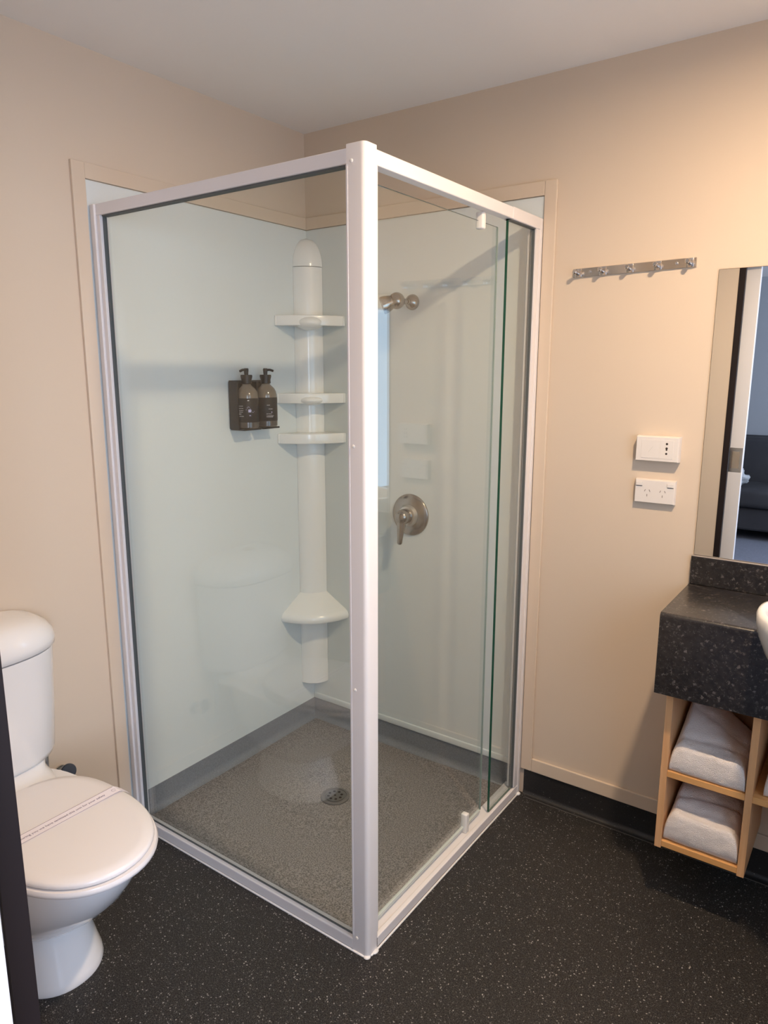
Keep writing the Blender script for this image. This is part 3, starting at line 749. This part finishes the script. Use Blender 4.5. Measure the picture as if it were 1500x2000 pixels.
bm = B(); loft(bm, cistern_rings([(.181, .205, .7765), (.186, .210, .780), (.188, .211, .798), (.186, .206, .815), (.178, .190, .835), (.166, .165, .851), (.148, .130, .862), (.11, .085, .869), (.06, .03, .871)])); bmesh.ops.recalc_face_normals(bm, faces=bm.faces)
part('cistern_lid', bm, CERAMIC, to, smooth=55)
bt = part('flush_button', ln((.070, -1.408, .868), (0, 0, 1), [(0, .024), (.004, .024), (.006, .021), (.006, 0)], 28), CHROME, to, smooth=40, label='chrome flush button')
bm = B(); loft(bm, [dshape(.215, .690 - e, .180 - e, z, mid=.43) for e, z in ((.010, .4055), (.002, .410), (0, .418), (.003, .4245))]); bmesh.ops.recalc_face_normals(bm, faces=bm.faces)
part('seat', bm, SEATP, to, smooth=50)
bm = B(); loft(bm, [dshape(.200 + e * .5, .681 - e, .173 - e, z, mid=.43) for e, z in ((.003, .427), (0, .431), (.001, .437), (.006, .4415), (.03, .4435), (.09, .4445), (.15, .4448))]); bmesh.ops.recalc_face_normals(bm, faces=bm.faces)
part('lid', bm, SEATP, to, smooth=50)
for s in (-1, 1): part('hinge', rod((.225, CY + s * .07 - .02, .428), (.225, CY + s * .07 + .02, .428), .009), SEATP, to, smooth=50)

# sanitised paper band lying across the closed lid
bd = thing('paper_band', 'white printed paper hygiene band across the closed toilet lid', 'paper band', (.408, CY, .445))
BX0, BX1 = .392, .427
bm = B(); n = 30; up = []; lo = []
for k in range(n + 1):
    y = CY - .187 + .374 * k / n; t = abs(y - CY)
    z = .4456 if t < .165 else .4456 - (t - .165) ** 1.0 * .9
    for lst, x in ((lo, BX0), (up, BX1)): lst.append((bm.verts.new((x, y, z)), bm.verts.new((x, y, z + .0004))))
for k in range(n):
    a0, a1 = lo[k]; b0, b1 = lo[k + 1]; c0, c1 = up[k]; d0, d1_ = up[k + 1]
    bm.faces.new((a1, c1, d1_, b1)); bm.faces.new((a0, b0, d0, c0)); bm.faces.new((a0, a1, b1, b0)); bm.faces.new((c0, d0, d1_, c1))
bmesh.ops.recalc_face_normals(bm, faces=bm.faces)
part('band', bm, PAPER, bd)
bm = B()
for x in (BX0 + .0008, BX1 - .0016): box(bm, x, x + .0010, CY - .165, CY + .160, .4461, .4463)
part('border_line', bm, TEXTINK, bd)
def text_mesh(body, size, name, parent, m, origin, xdir, updir, align='LEFT'):
    cu = bpy.data.curves.new(name, 'FONT'); cu.body = body; cu.size = size; cu.align_x = align; cu.resolution_u = 3; cu.extrude = 0.00008
    o = bpy.data.objects.new('tmp', cu); C.objects.link(o)
    dg = bpy.context.evaluated_depsgraph_get(); me = bpy.data.meshes.new_from_object(o.evaluated_get(dg))
    bpy.data.objects.remove(o)
    bm = B(); bm.from_mesh(me); bpy.data.meshes.remove(me)
    X = Vector(xdir).normalized(); Y = Vector(updir).normalized(); Z = X.cross(Y); O = Vector(origin)
    for v in bm.verts: v.co = O + X * v.co.x + Y * v.co.y + Z * v.co.z
    return part(name, bm, m, parent)
text_mesh('Assuring you we have sanitised this unit for your safety', .0104, 'printed_text', bd, TEXTINK, (.4125, CY - .106, .4463), (0, 1, 0), (-1, 0, 0))
bm = B()
for k in range(24):
    a0, a1 = 2 * math.pi * k / 24, 2 * math.pi * (k + 1) / 24
    if 3 <= k <= 5: continue
    bm.faces.new([bm.verts.new((.4095 + r * math.cos(a), CY + .152 + r * math.sin(a), .4463)) for r, a in ((.0048, a0), (.0048, a1), (.0056, a1), (.0056, a0))])
part('printed_emblem', bm, TEXTINK, bd)

# water isolation valve behind the bowl
va = thing('water_valve', 'small valve with dark round handle on the wall behind the toilet bowl', 'valve', (0, -1.18, .31))
part('escutcheon', ln((0, -1.18, .312), (1, 0, 0), [(0, .024), (.004, .023), (.006, .012), (.006, 0)], 24), CHROME, va, smooth=40)
part('valve_body', rod((.004, -1.18, .312), (.055, -1.18, .312), .010), CHROME, va, smooth=50)
part('handle', ln((.050, -1.18, .335), (.75, -.45, .35), [(0, .019), (.003, .0215), (.012, .0215), (.015, .018), (.015, 0)], 24), DARKDIAL, va, smooth=40, label='dark blue-grey round handle')
part('hose', tube([(.045, -1.185, .305), (.05, -1.20, .27), (.052, -1.225, .25), (.05, -1.24, .29), (.048, -1.244, .35), (.046, -1.242, .40), (.045, -1.240, .436)], .006, 10), BRUSHED, va, smooth=50)

# ------------------------------------------------------------------ ceiling downlight (above the frame, lights the room)
LC = (1.86, -.93)
lm = thing('ceiling_downlight', 'round white recessed downlight in the ceiling above the vanity', 'lamp', (LC[0], LC[1], ZC))
part('trim_ring', ln((LC[0], LC[1], ZC), (0, 0, -1), [(0, .058), (.003, .058), (.005, .054), (.005, .043), (0, .042)], 40), PLASTIC, lm, smooth=40)
part('lens', ln((LC[0], LC[1], ZC), (0, 0, -1), [(0, .040), (.002, .040), (.002, 0)], 40), BULB, lm)
